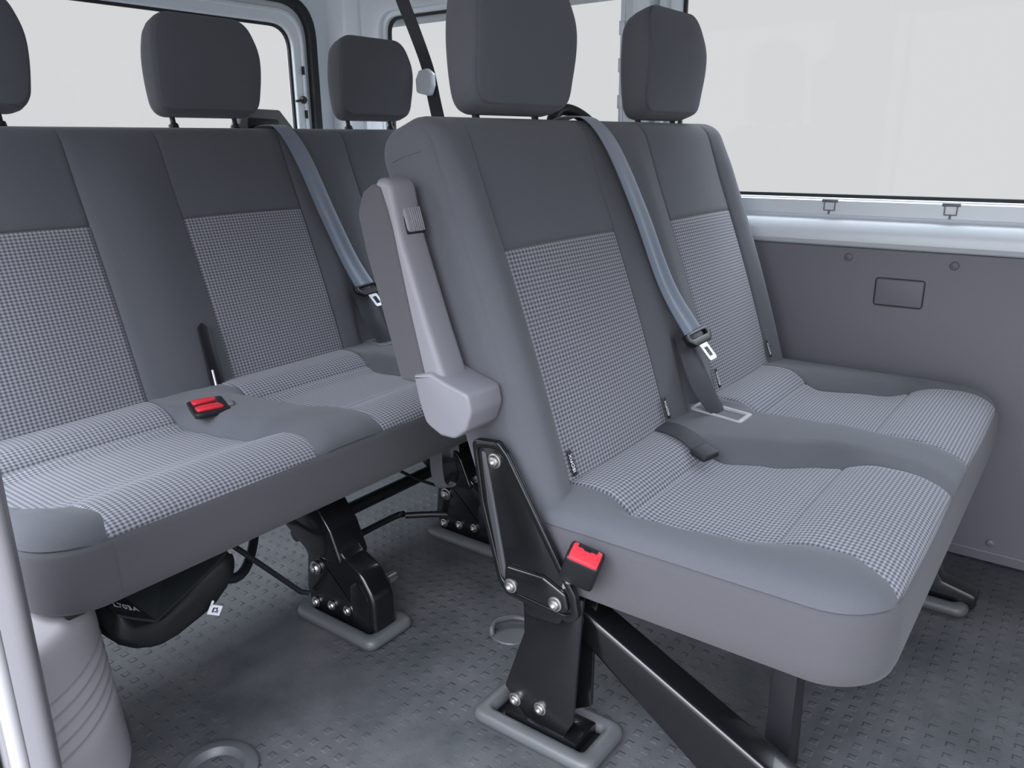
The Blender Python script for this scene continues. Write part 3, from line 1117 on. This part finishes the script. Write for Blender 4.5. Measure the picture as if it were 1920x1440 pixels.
# near foot
ol = [(0.652, 0.285), (0.540, 0.290), (0.546, 0.205), (0.556, 0.060), (0.575, 0.022), (0.640, 0.020), (0.690, 0.072), (0.650, 0.190)]
bm = prism(rounded(ol, .008, 3), 'x', 0.898, 0.904, 0.002)
merge(bm, prism(rounded([(0.64, .28), (0.545, .285), (0.551, .20), (0.553, .06), (0.600, 0.03), (0.668, 0.05), (0.64, 0.19)], .008, 3), 'x', 0.950, 0.956, 0.002))
merge(bm, box((0.902, 0.592, 0.02), (0.952, 0.598, 0.26), 0.001))
merge(bm, box((0.866, 0.555, 0.265), (0.952, 0.640, 0.300), 0.006))
merge(bm, box((0.895, 0.548, 0.006), (0.960, 0.690, 0.026), 0.004))
merge(bm, prism(rounded([(0.655, .285), (0.565, .287), (0.575, .235), (0.640, .230)], .012, 3), 'x', 0.888, 0.90, 0.003))
ft = obj('foot', bm, 'black', bench, angle=40)
for (y, z) in ((0.668, 0.055), (0.618, 0.060)):
    obj('bolt', bolt((0.898, y, z), (-1, 0, 0), 0.0092), 'steel', ft)
# diagonal brace running down to the floor under the cushion
bm = prism([(0.600, 0.262), (0.564, 0.246), (0.267, 0.108), (0.040, 0.002), (0.290, 0.002), (0.366, 0.053), (0.573, 0.197), (0.610, 0.220)], 'x', 0.930, 0.985, 0.009, 4)
bc = obj('brace_bar', bm, 'black', bench)
# front leg
bm = prism([(1.035, 0.0), (1.098, 0.0), (1.078, 0.30), (1.045, 0.30)], 'y', 0.262, 0.300, 0.003)
obj('leg', bm, 'blackm', bench)
# far foot
bm = prism(rounded([(0.10, 0.012), (0.42, 0.012), (0.44, 0.29), (0.28, 0.29), (0.205, 0.13), (0.165, 0.06), (0.10, 0.045)], .012, 3), 'x', 1.705, 1.755, 0.006)
obj('foot', bm, 'black', bench, angle=40)
obj('cross_tube', tube([(0.945, 0.53, 0.275), (1.88, 0.53, 0.275)], 0.016), 'blackm', bench)
# aisle buckle
seat_buckle(bench, (0.849, 0.515, 0.375), (-0.34, -0.40, 0.85), (-0.9, -0.15, -0.43), '')
obj('buckle_stalk', tube([(0.858, 0.540, 0.342), (0.868, 0.56, 0.31), (0.875, 0.575, 0.28)], 0.006), 'chrome', bench)

# belt from the shoulder guide, down between the two backrests, into its slot
S = lambda x, a, n: back_point(Y1, x, a, n)
st = [(S(1.300, .640, -0.112), S(1.346, .640, -0.112), 0), (S(1.296, .650, -0.075), S(1.344, .650, -0.075), 0),
      (S(1.294, .646, -0.035), S(1.344, .646, -0.035), 0), (S(1.298, .624, 0.001), S(1.348, .624, -0.001), 0), (S(1.307, .56, 0.021), S(1.357, .565, 0.021), 0.001),
      (S(1.330, .44, 0.026), S(1.386, .44, 0.026), 0.002, .002), (S(1.352, .30, 0.026), S(1.412, .30, 0.026), 0.003, .004),
      (S(1.374, .200, 0.040), S(1.442, .205, 0.040), 0.004, .004)]
bb = obj('seat_belt', ribbon(st), 'belt', bench)
bb['label'] = 'shoulder belt webbing, tinted blue-grey as if skylit, between the two backrests'
tg, W, o_, i_ = belt_tongue(bb, S(1.410, .190, 0.046), (1, -.12, .10), S(1.435, .10, .070) - S(1.410, .190, .046), (0, -1, .3))
blade(W, o_, i_, bb)
st = [(S(1.374, .205, 0.020), S(1.436, .212, 0.020), 0), (S(1.354, .160, 0.030), S(1.432, .165, 0.028), .008), (S(1.340, .11, 0.042), S(1.430, .11, 0.036), .014),
      (S(1.348, .07, 0.05), S(1.424, .07, 0.046), .010), (S(1.372, .035, 0.055), S(1.424, .035, 0.055), .004), (S(1.378, -.01, 0.06), S(1.424, -.01, 0.06), 0)]
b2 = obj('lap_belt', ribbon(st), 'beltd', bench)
b2['label'] = 'lower belt webbing, coloured dark as in shade, bowing into its slot'
# belt slot frame in the cushion
zt = 0.443
sl = ring(rounded([(1.352, 0.488), (1.410, 0.488), (1.436, 0.600), (1.376, 0.600)], .006, 4), rounded([(1.358, 0.497), (1.404, 0.497), (1.425, 0.592), (1.384, 0.592)], .004, 4), 'z', zt - 0.006, zt + 0.003, 0.001)
o = obj('belt_slot_frame', sl, 'trim', bench)
obj('slot_well', prism(rounded([(1.356, 0.494), (1.406, 0.494), (1.428, 0.594), (1.382, 0.594)], .004, 4), 'z', zt - 0.01, zt - 0.003), 'blackp', o)
# plain strap end lying on the near cushion
st = [((1.235, 0.605, 0.440), (1.275, 0.600, 0.445), 0), ((1.222, 0.575, 0.446), (1.258, 0.565, 0.452), 0.001), ((1.205, 0.540, 0.446), (1.238, 0.525, 0.450), 0.002),
      ((1.196, 0.512, 0.436), (1.228, 0.500, 0.440), 0.001)]
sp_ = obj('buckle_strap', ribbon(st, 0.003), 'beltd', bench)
bm = bmesh.new()
add_xf_box(bm, (0.038, 0.034, 0.012), frame_mtx((1.205, 0.494, 0.433), (.94, -.33, .1), (-.33, -.94, -.2)), 0.004, 3)
obj('strap_buckle', bm, 'seal', sp_)
# stitched flap and slit beside the belt
st = [(S(1.362, .20, 0.004), S(1.370, .20, 0.012), 0), (S(1.358, .12, 0.004), S(1.366, .12, 0.014), 0), (S(1.345, .03, 0.006), S(1.352, .03, 0.016), 0)]
obj('belt_flap', ribbon(st, 0.003), 'seal', bench)
# shoulder guide behind the backrest
pts = [S(1.290, .615, -0.075), S(1.302, .650, -0.072), S(1.325, .669, -0.066), S(1.354, .667, -0.058), S(1.382, .650, -0.050), S(1.412, .622, -0.044)]
g = obj('belt_guide', tube(pts, 0.011, 12, 6), 'blackp', bench)
obj('guide_housing', prism(rounded([(1.27, .90), (1.40, .90), (1.385, .955), (1.30, .955)], .01, 3), 'y', 0.905, 0.94, 0.004), 'blackp', g)

# ================= rear three-seat bench ===================================
Y2 = 1.6456
rbench = thing('bench_seat', (1.16, 1.35, 0.0), 'three-seat grey check bench across the back, in front of the rear window', 'seat')
RX0, RX1 = 0.385, 1.945
build_backrest(rbench, RX0, RX1, Y2, [(0.475, 0.800), (1.004, 1.328), (1.538, 1.858)], valleys=[(1.425, 0.034, 0.018, 0.21)])
YC2 = Y2 + (0.43 - 0.783) * TAN
build_cushion(rbench, RX0, RX1, 1.075, YC2,
    [([(0, .455), (.15, .440), (.24, .440), (.30, .455), (.35, .483), (.40, .494), (.445, .480)],
      [(0, .800), (.07, .795), (.12, .800), (.2, .815), (.28, .830), (.35, .872), (.40, .872), (.45, .858)]),
     ([(0, .955), (.08, .965), (.16, .985), (.26, 1.0), (.34, 1.035), (.45, 1.025)],
      [(0, 1.315), (.08, 1.310), (.14, 1.305), (.25, 1.32), (.34, 1.36), (.45, 1.35)]),
     ([(0, 1.50), (.14, 1.505), (.26, 1.52), (.34, 1.53), (.45, 1.52)],
      [(0, 1.83), (.14, 1.82), (.26, 1.83), (.34, 1.86), (.45, 1.85)])])
for xc in (0.637, 1.166, 1.697):
    build_headrest(rbench, xc, Y2, a0=0.664)
S2 = lambda x, a, n: back_point(Y2, x, a, n)
st = [(S2(1.318, .645, -0.125), S2(1.368, .645, -0.125), 0), (S2(1.316, .652, -0.080), S2(1.366, .652, -0.080), 0),
      (S2(1.318, .647, -0.035), S2(1.370, .647, -0.035), 0), (S2(1.326, .624, 0.001), S2(1.378, .624, -0.001), 0), (S2(1.340, .54, 0.020), S2(1.392, .545, 0.020), 0.001),
      (S2(1.362, .40, 0.022), S2(1.416, .40, 0.022), 0.002, .002), (S2(1.385, .28, 0.022), S2(1.442, .28, 0.022), 0.003, .003),
      (S2(1.395, .200, 0.036), S2(1.460, .200, 0.036), 0.004, .003)]
bb = obj('seat_belt', ribbon(st), 'belt', rbench)
bb['label'] = 'shoulder belt webbing, tinted blue-grey as if skylit, between backrests'
tg, W, o_, i_ = belt_tongue(bb, S2(1.428, .190, 0.042), (1, -.12, .10), S2(1.452, .10, .066) - S2(1.428, .190, .042), (0, -1, .3))
blade(W, o_, i_, bb)
st = [(S2(1.400, .205, 0.016), S2(1.460, .212, 0.016), 0), (S2(1.392, .160, 0.026), S2(1.458, .165, 0.024), .008), (S2(1.390, .11, 0.036), S2(1.456, .11, 0.032), .012),
      (S2(1.400, .07, 0.042), S2(1.455, .07, 0.040), .008), (S2(1.412, .02, 0.045), S2(1.455, .02, 0.045), .003)]
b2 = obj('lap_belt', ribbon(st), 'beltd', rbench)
b2['label'] = 'lower belt webbing, coloured dark as in shade, bowing into its slot'
o = obj('belt_slot_frame', ring(rounded([(1.385, 1.44), (1.45, 1.44), (1.475, 1.515), (1.405, 1.515)], .006, 4), rounded([(1.392, 1.447), (1.444, 1.447), (1.465, 1.507), (1.412, 1.507)], .004, 4), 'z', zt - 0.006, zt + 0.003, 0.001), 'greydark', rbench)
obj('slot_well', prism(rounded([(1.39, 1.445), (1.446, 1.445), (1.467, 1.509), (1.41, 1.509)], .004, 4), 'z', zt - 0.01, zt - 0.003), 'blackp', o)
obj('skirt_seam', tube([(0.480, 1.0755, 0.403), (0.481, 1.0672, 0.38), (0.482, 1.0665, 0.34), (0.483, 1.071, 0.310)], 0.0010, 8, 4), 'skirt', rbench)
# dark slits with trimmed edges in the backrest
for xs_, w_, ah in ((0.958, 0.026, 0.190), (1.380, 0.010, 0.185)):
    ol = rounded([(xs_ - w_ / 2 - 0.012, 0.01), (xs_ + w_ / 2 - 0.004, 0.01), (xs_ + w_ / 2 + 0.002, ah - 0.01), (xs_, ah), (xs_ - w_ / 2, ah - 0.01)], .004, 3)
    b = prism(ol, 'z', -0.002, 0.0215 if xs_ < 1.2 else 0.008, 0.002)
    for v in b.verts: v.co = S2(v.co.x, v.co.y, v.co.z)
    bmesh.ops.recalc_face_normals(b, faces=b.faces)
    sl_ = obj('backrest_slit', b, 'blackp', rbench)
    b = tube([S2(xs_ - 0.010, 0.085, 0.021), S2(xs_ - 0.014, 0.045, 0.023), S2(xs_ - 0.013, 0.015, 0.025)] if xs_ < 1.2 else
             [S2(xs_ - 0.004, 0.07, 0.006), S2(xs_ - 0.006, 0.02, 0.012)], 0.0028)
    obj('anchor_wire', b, 'chrome', sl_)
# pair of buckles sunk into the cushion between near and middle seats
ztb = 0.4425
fr = rounded([(0.800, 1.352), (0.868, 1.335), (0.905, 1.425), (0.835, 1.440)], .01, 4)
o = obj('buckle_tray', prism(fr, 'z', ztb - 0.01, ztb + 0.001, 0.002), 'blackp', rbench)
for pl in ([(0.812, 1.362), (0.862, 1.348), (0.866, 1.374), (0.854, 1.380), (0.832, 1.385), (0.818, 1.382)], [(0.830, 1.406), (0.848, 1.401), (0.874, 1.396), (0.884, 1.415), (0.860, 1.424), (0.838, 1.428)]):
    r_ = obj('release_button', prism(rounded(pl, .005, 3), 'z', ztb, ztb + 0.006, 0.002), 'red', o)
    r_['label'] = 'red release button'
b = bmesh.new()
add_xf_box(b, (0.030, 0.010, 0.004), frame_mtx((0.882, 1.36, ztb + 0.003), (.4, .9, 0), (-.9, .4, 0)), 0.001)
obj('buckle_edge', b, 'greydark', o)
# shoulder guide above the backrest
b = prism(rounded([(1.262, .955), (1.465, .955), (1.405, 1.022), (1.312, 1.024), (1.285, 1.000)], .01, 4), 'y', 1.79, 1.83, 0.006)
g = obj('belt_guide', b, 'greydark', rbench)
obj('guide_mouth', prism(rounded([(1.300, .975), (1.395, .975), (1.395, .998), (1.305, 1.002)], .006, 3), 'y', 1.786, 1.80, 0.002), 'blackp', g)

# folding feet
def foot(x, dy, parent):
    Yd = lambda pts: [(p[0] + dy, p[1]) for p in pts]
    w = 0.058
    bm = prism(rounded(Yd([(1.022, 0.010), (1.21, 0.010), (1.225, 0.06), (1.215, 0.135), (1.26, 0.215), (1.16, 0.215), (1.10, 0.162), (1.055, 0.140), (1.024, 0.095)]), [.008, .012, .012, .012, .012, .03, .03, .04, .06], 6), 'x', x, x + w, 0.009, 4)
    merge(bm, prism(rounded(Yd([(1.036, 0.012), (1.085, 0.012), (1.085, .11), (1.062, .128), (1.036, .095)]), .012, 4), 'x', x - 0.004, x + w + 0.004, 0.004))
    f = obj('foot', bm, 'black', parent, angle=40)
    bm = prism(rounded(Yd([(1.10, 0.145), (1.20, 0.145), (1.40, 0.27), (1.34, 0.298), (1.20, 0.298), (1.13, 0.215)]), .012, 4), 'x', x - 0.006, x + w + 0.012, 0.006, 3)
    obj('foot_link', bm, 'black', f, angle=40)
    for (y, z, r) in ((1.186, 0.115, 0.012), (1.195, 0.034, 0.009), (1.146, 0.043, 0.0085), (1.100, 0.048, 0.0085)):
        obj('bolt', bolt((x - 0.001, y + dy, z), (-1, 0, 0), r), 'steel', f)
    b = tube([(x + w, 1.045 + dy, 0.108), (x + w + 0.022, 1.045 + dy, 0.108)], 0.010)
    obj('pivot_pin', b, 'steel', f)
    return f
foot(0.922, 0.0, rbench)
foot(1.345, 0.02, rbench)
# bars, levers and cables under the cushion
obj('cross_tube', tube([(1.00, 1.35, 0.105), (1.80, 1.35, 0.105)], 0.016), 'blackm', rbench)
obj('cross_tube', tube([(1.42, 1.36, 0.275), (1.50, 1.30, 0.10)], 0.012), 'blackm', rbench)
obj('seat_strut', prism(rounded([(1.02, .29), (1.24, .29), (1.20, .235), (1.10, .20), (1.03, .235)], .02, 4), 'y', 1.30, 1.34, 0.004), 'blackm', rbench)
obj('cross_tube', tube([(0.45, 1.36, 0.27), (1.90, 1.36, 0.27)], 0.016), 'blackm', rbench)
obj('cross_tube', tube([(0.60, 1.47, 0.20), (1.88, 1.47, 0.20)], 0.022), 'blackm', rbench)
obj('seat_pan', box((0.42, 1.11, 0.285), (1.91, 1.54, 0.300), 0.004), 'blackm', rbench)
obj('link_rod', tube([(0.945, 1.20, 0.120), (1.08, 1.28, 0.075), (1.25, 1.30, 0.062), (1.275, 1.285, 0.066)], 0.008, 10, 4), 'blackm', rbench)
obj('link_rod', tube([(1.28, 1.285, 0.060), (1.34, 1.22, 0.058), (1.43, 1.13, 0.04)], 0.008, 10, 4), 'blackm', rbench)
obj('gas_strut', tube([(1.035, 1.25, 0.165), (1.15, 1.34, 0.235), (1.24, 1.40, 0.29)], 0.009), 'greydark', rbench)
obj('release_rod', tube([(0.745, 1.22, 0.245), (0.90, 1.215, 0.060), (0.915, 1.21, 0.052)], 0.0055), 'blackm', rbench)
obj('floor_skid', tube([(0.72, 1.30, 0.165), (0.79, 1.27, 0.125), (0.86, 1.31, 0.140), (0.93, 1.38, 0.20)], 0.010, 10, 5), 'blackm', rbench)
obj('cable', tube([(1.22, 1.38, 0.28), (1.26, 1.42, 0.20), (1.32, 1.40, 0.16), (1.36, 1.30, 0.12), (1.40, 1.18, 0.10)], 0.004, 8, 6), 'blackp', rbench)
obj('cable', tube([(1.45, 1.42, 0.28), (1.44, 1.30, 0.22), (1.47, 1.22, 0.20), (1.55, 1.20, 0.28)], 0.004, 8, 6), 'blackp', rbench)
# looped strap hanging below the cushion
st = [((1.30, 1.205, 0.30), (1.33, 1.195, 0.30), 0), ((1.285, 1.20, 0.23), (1.31, 1.185, 0.235), 0), ((1.290, 1.195, 0.165), (1.312, 1.180, 0.165), 0), ((1.325, 1.19, 0.145), (1.335, 1.170, 0.150), 0),
      ((1.350, 1.185, 0.175), (1.355, 1.165, 0.18), 0), ((1.335, 1.18, 0.235), (1.35, 1.165, 0.24), 0), ((1.325, 1.18, 0.30), (1.35, 1.17, 0.30), 0)]
o = obj('strap_loop', ribbon(st, 0.003, 3), 'greydark', rbench)
o['label'] = 'grey webbing loop hanging below the cushion'

# ------------------------------------------------------------------ floor fittings
anchor_bezel(0.925, 0.622, 0.062, 0.118, 'grey bezel round the aisle foot of the two-seat bench, nearest the viewer')
anchor_bezel(0.951, 1.118, 0.062, 0.115, 'worn grey bezel round the front foot under the middle of the three-seat bench')
anchor_bezel(1.374, 1.140, 0.062, 0.115, 'dark bezel under the far foot of the three-seat bench, behind the side bracket')
anchor_bezel(1.735, 0.26, 0.060, 0.150, 'dark bezel round the wall-side foot of the two-seat bench')
b = lathe((0.541, 0.985, 0), (0, 0, 1), [(0.036, 0.0005), (0.062, 0.0005), (0.064, 0.006), (0.058, 0.011), (0.044, 0.011), (0.038, 0.005), (0.036, 0.0005)], 40)
tag(obj('floor_ring', b, 'bezel', loc=(0.541, 0.985, 0)), 'round grey rubber ring set in the floor beside the ribbed cover', 'floor ring')
# lashing eye
t = thing('lashing_eye', (1.105, 0.835, 0), 'small curved lashing eye flush in the floor behind the aisle foot', 'lashing eye')
b = lathe((1.115, 0.835, 0), (0, 0, 1), [(0.0, 0.0005), (0.048, 0.0005), (0.046, 0.003), (0.0, 0.0035)], 32)
obj('dish', b, 'bezel', t)
obj('eye', tube([(1.078, 0.858, 0.003), (1.083, 0.862, 0.014), (1.105, 0.866, 0.017), (1.135, 0.848, 0.016), (1.148, 0.820, 0.012), (1.147, 0.812, 0.003)], 0.006, 10, 5), 'bezel', t)

# wheel arch cover with ribs, left foreground
t = thing('wheel_arch_cover', (0.40, 1.25, 0), 'light grey ribbed plastic cover standing under the near end of the rear bench', 'cover')
def cover_path(off, z):
    k = 0.16 * z                     # leans inward as it rises
    cx, cy, r = 0.270 - k * 0.2, 1.262 + k * 0.4, 0.250 + off - 0.10 * k
    out = []
    for i in range(0, 25):
        a = -0.35 + (pi / 2 + 0.35) * i / 24
        out.append((cx + r * sin(a), cy - r * cos(a)))
    out += [(cx + r, 1.40), (cx + r, 1.62)]
    return out
bm = bmesh.new()
levels = []
def rib(z):
    zc, pitch_, nr = 0.108, 0.022, 5
    u = (z - zc) / pitch_
    if 0 <= u <= nr: return -0.006 * (0.5 - 0.5 * cos(2 * pi * u))
    return 0.0
zz = [0.0, 0.03, 0.06, 0.09, 0.11] + [0.112 + 0.108 * k / 60 for k in range(61)] + [0.225, 0.24, 0.26, 0.275, 0.285, 0.290]
rings = []
for z in zz:
    o_ = rib(z) - (0.02 * max(0, (z - 0.275) / 0.015) ** 2 if z > 0.275 else 0)
    rings.append([bm.verts.new((p[0], p[1], z)) for p in cover_path(o_, z)])
for a, b in zip(rings, rings[1:]):
    for k in range(len(a) - 1): bm.faces.new((a[k], a[k + 1], b[k + 1], b[k]))
bk = [bm.verts.new((0.17, 1.62, z)) for z in zz]
for k in range(len(zz) - 1):
    bm.faces.new((rings[k][-1], bk[k], bk[k + 1], rings[k + 1][-1]))
    bm.faces.new((bk[k], rings[k][0], rings[k + 1][0], bk[k + 1]))
bm.faces.new(rings[-1] + [bk[-1]])
bmesh.ops.recalc_face_normals(bm, faces=bm.faces)
obj('cover_shell', bm, 'cover', t, angle=60)

# door post trim at the near left
pl = rounded([(0.243, 0.872), (0.281, 0.842), (0.300, 0.885), (0.300, 0.93), (0.243, 0.93)], [.003, .012, .015, .01, 0], 5)
obj('trim_5', prism(pl, 'z', 0.0, 1.455, 0.004), 'post', kind='structure')
bm = tube([(0.234, 0.80, 0.0), (0.235, 0.80, 0.7), (0.236, 0.80, 1.455)], 0.008, 14)
obj('trim_6', bm, 'trim', kind='structure')

obj('trim_7', prism(rounded([(0.190, 0.915), (0.240, 0.878), (0.240, 0.93), (0.190, 0.93)], .004, 3), 'z', 0.0, 1.455, 0.002), 'panel', kind='structure')

# unseen body pillar behind the door opening, placed to shade the near bench corner
obj('trim_8', box((0.12, 0.935, 0.0), (0.20, 1.12, 1.455), 0.01), 'paint', kind='structure')

# black stowage box and bag below the near seat
t = thing('tool_bag', (0.62, 1.30, 0.02), 'black stowage bag with flat printed lid tucked under the near rear seat', 'bag')
lid = [(0.522, 1.185, 0.217), (0.545, 1.185, 0.199), (0.583, 1.185, 0.173), (0.655, 1.19, 0.199), (0.733, 1.195, 0.231), (0.740, 1.36, 0.272), (0.525, 1.36, 0.272)]
bm = bmesh.new()
a = [bm.verts.new(p) for p in lid]
b = [bm.verts.new((p[0], p[1] + 0.001, p[2] - 0.005)) for p in lid]
for V_ in (a, b):
    for tr in ((0, 1, 6), (1, 2, 6), (2, 5, 6), (2, 3, 5), (3, 4, 5)): bm.faces.new([V_[q] for q in tr])
for k in range(len(a)): bm.faces.new((a[k], b[k], b[(k + 1) % len(a)], a[(k + 1) % len(a)]))
bmesh.ops.recalc_face_normals(bm, faces=bm.faces)
ld = obj('lid', bm, 'boxlid', t, angle=15)
A_, B_, C_ = Vector(lid[0]), Vector(lid[1]), Vector(lid[6])
nn_ = (B_ - A_).cross(C_ - A_).normalized()
if nn_.z < 0: nn_ = -nn_
pc = B_ * 0.68 + Vector(lid[2]) * 0.17 + C_ * 0.15 + nn_ * 0.0012
xd_ = (B_ - A_).normalized()
m_ = frame_mtx(pc, xd_, nn_.cross(xd_))
obj('lettering', text_bm('L703A', 0.019, m_), 'white', ld, smooth=False)
# soft sagging body
bm = bmesh.new()
secs = []
NB = 22
for i, (x, ztop, zlow, yf, yb) in enumerate([(0.524, .212, .155, 1.20, 1.36), (0.536, .204, .138, 1.19, 1.38), (0.555, .186, .126, 1.187, 1.40), (0.595, .172, .112, 1.185, 1.40), (0.65, .190, .112, 1.19, 1.40), (0.705, .212, .128, 1.195, 1.40), (0.748, .228, .165, 1.20, 1.38)]):
    ringv = []
    for k in range(NB):
        a_ = 2 * pi * k / NB
        cy, cz = (yf + yb) / 2, (ztop + zlow) / 2
        ry, rz = (yb - yf) / 2, (ztop - zlow) / 2
        e = 0.45
        yy = cy + ry * abs(cos(a_)) ** e * (1 if cos(a_) > 0 else -1)
        zv = cz + rz * abs(sin(a_)) ** e * (1 if sin(a_) > 0 else -1)
        w_ = 0.004 * sin(5 * a_ + i * 1.9) * (0.4 + abs(cos(a_)))
        ringv.append(bm.verts.new((x + w_, yy + abs(w_), zv + w_ * 0.6)))
    secs.append(ringv)
for a, b in zip(secs, secs[1:]):
    for k in range(NB): bm.faces.new((a[k], a[(k + 1) % NB], b[(k + 1) % NB], b[k]))
bm.faces.new(secs[0][::-1]); bm.faces.new(secs[-1])
bmesh.ops.recalc_face_normals(bm, faces=bm.faces)
bmesh.ops.subdivide_edges(bm, edges=bm.edges, cuts=1, smooth=0.6, use_grid_fill=True)
obj('bag_body', bm, 'bag', t, angle=0)
m_ = frame_mtx((0.686, 1.178, 0.142), (0.80, -0.35, -0.42), (0.35, -0.15, 0.86))
bm = bmesh.new()
add_xf_box(bm, (0.022, 0.019, 0.0008), m_)
add_xf_box(bm, (0.004, 0.010, 0.0008), m_ @ Matrix.Translation((-0.009, 0.012, 0)))
lb = obj('paper_label', bm, 'white', t, smooth=False)
lb['label'] = 'small white printed label'
bm = bmesh.new()
for (u, v, a_, b_) in ((-0.003, 0, .003, .009), (0.003, 0.001, .002, .010), (0.0, 0.004, .007, .002), (0.0055, -0.002, .0015, .006), (0, -.003, .006, .0015)):
    add_xf_box(bm, (a_, b_, 0.0006), m_ @ Matrix.Translation((u, v, 0.0006)))
obj('label_print', bm, 'ink', lb, smooth=False)

# belt hanging from the roof by the quarter window
t = thing('hanging_belt', (1.88, 1.83, 1.46), 'dark seat belt strap hanging in front of the rear side window with a pale buckle', 'seat belt')
st = [((1.88, 1.862, 1.46), (1.88, 1.812, 1.462), 0), ((1.88, 1.818, 1.342), (1.88, 1.766, 1.340), 0), ((1.88, 1.774, 1.255), (1.88, 1.724, 1.252), 0), ((1.88, 1.726, 1.150), (1.88, 1.678, 1.147), 0),
      ((1.88, 1.705, 1.060), (1.88, 1.655, 1.058), 0), ((1.88, 1.688, 0.995), (1.88, 1.638, 0.994), 0)]
obj('strap', ribbon(st), 'beltd', t)
m_ = frame_mtx((1.868, 1.697, 1.106), (0, -1, -.1), (0, 0.35, 1))
b = prism(rounded([(-0.028, -0.030), (0.024, -0.036), (0.034, -0.005), (0.030, 0.026), (0.008, 0.040), (-0.022, 0.032), (-0.034, 0.006)], 0.010, 4), 'z', -0.006, 0.014, 0.005, 3)
bmesh.ops.transform(b, matrix=m_, verts=b.verts)
bmesh.ops.recalc_face_normals(b, faces=b.faces)
o = obj('buckle_plate', b, 'paint', t)
o['label'] = 'pale plastic end fitting'
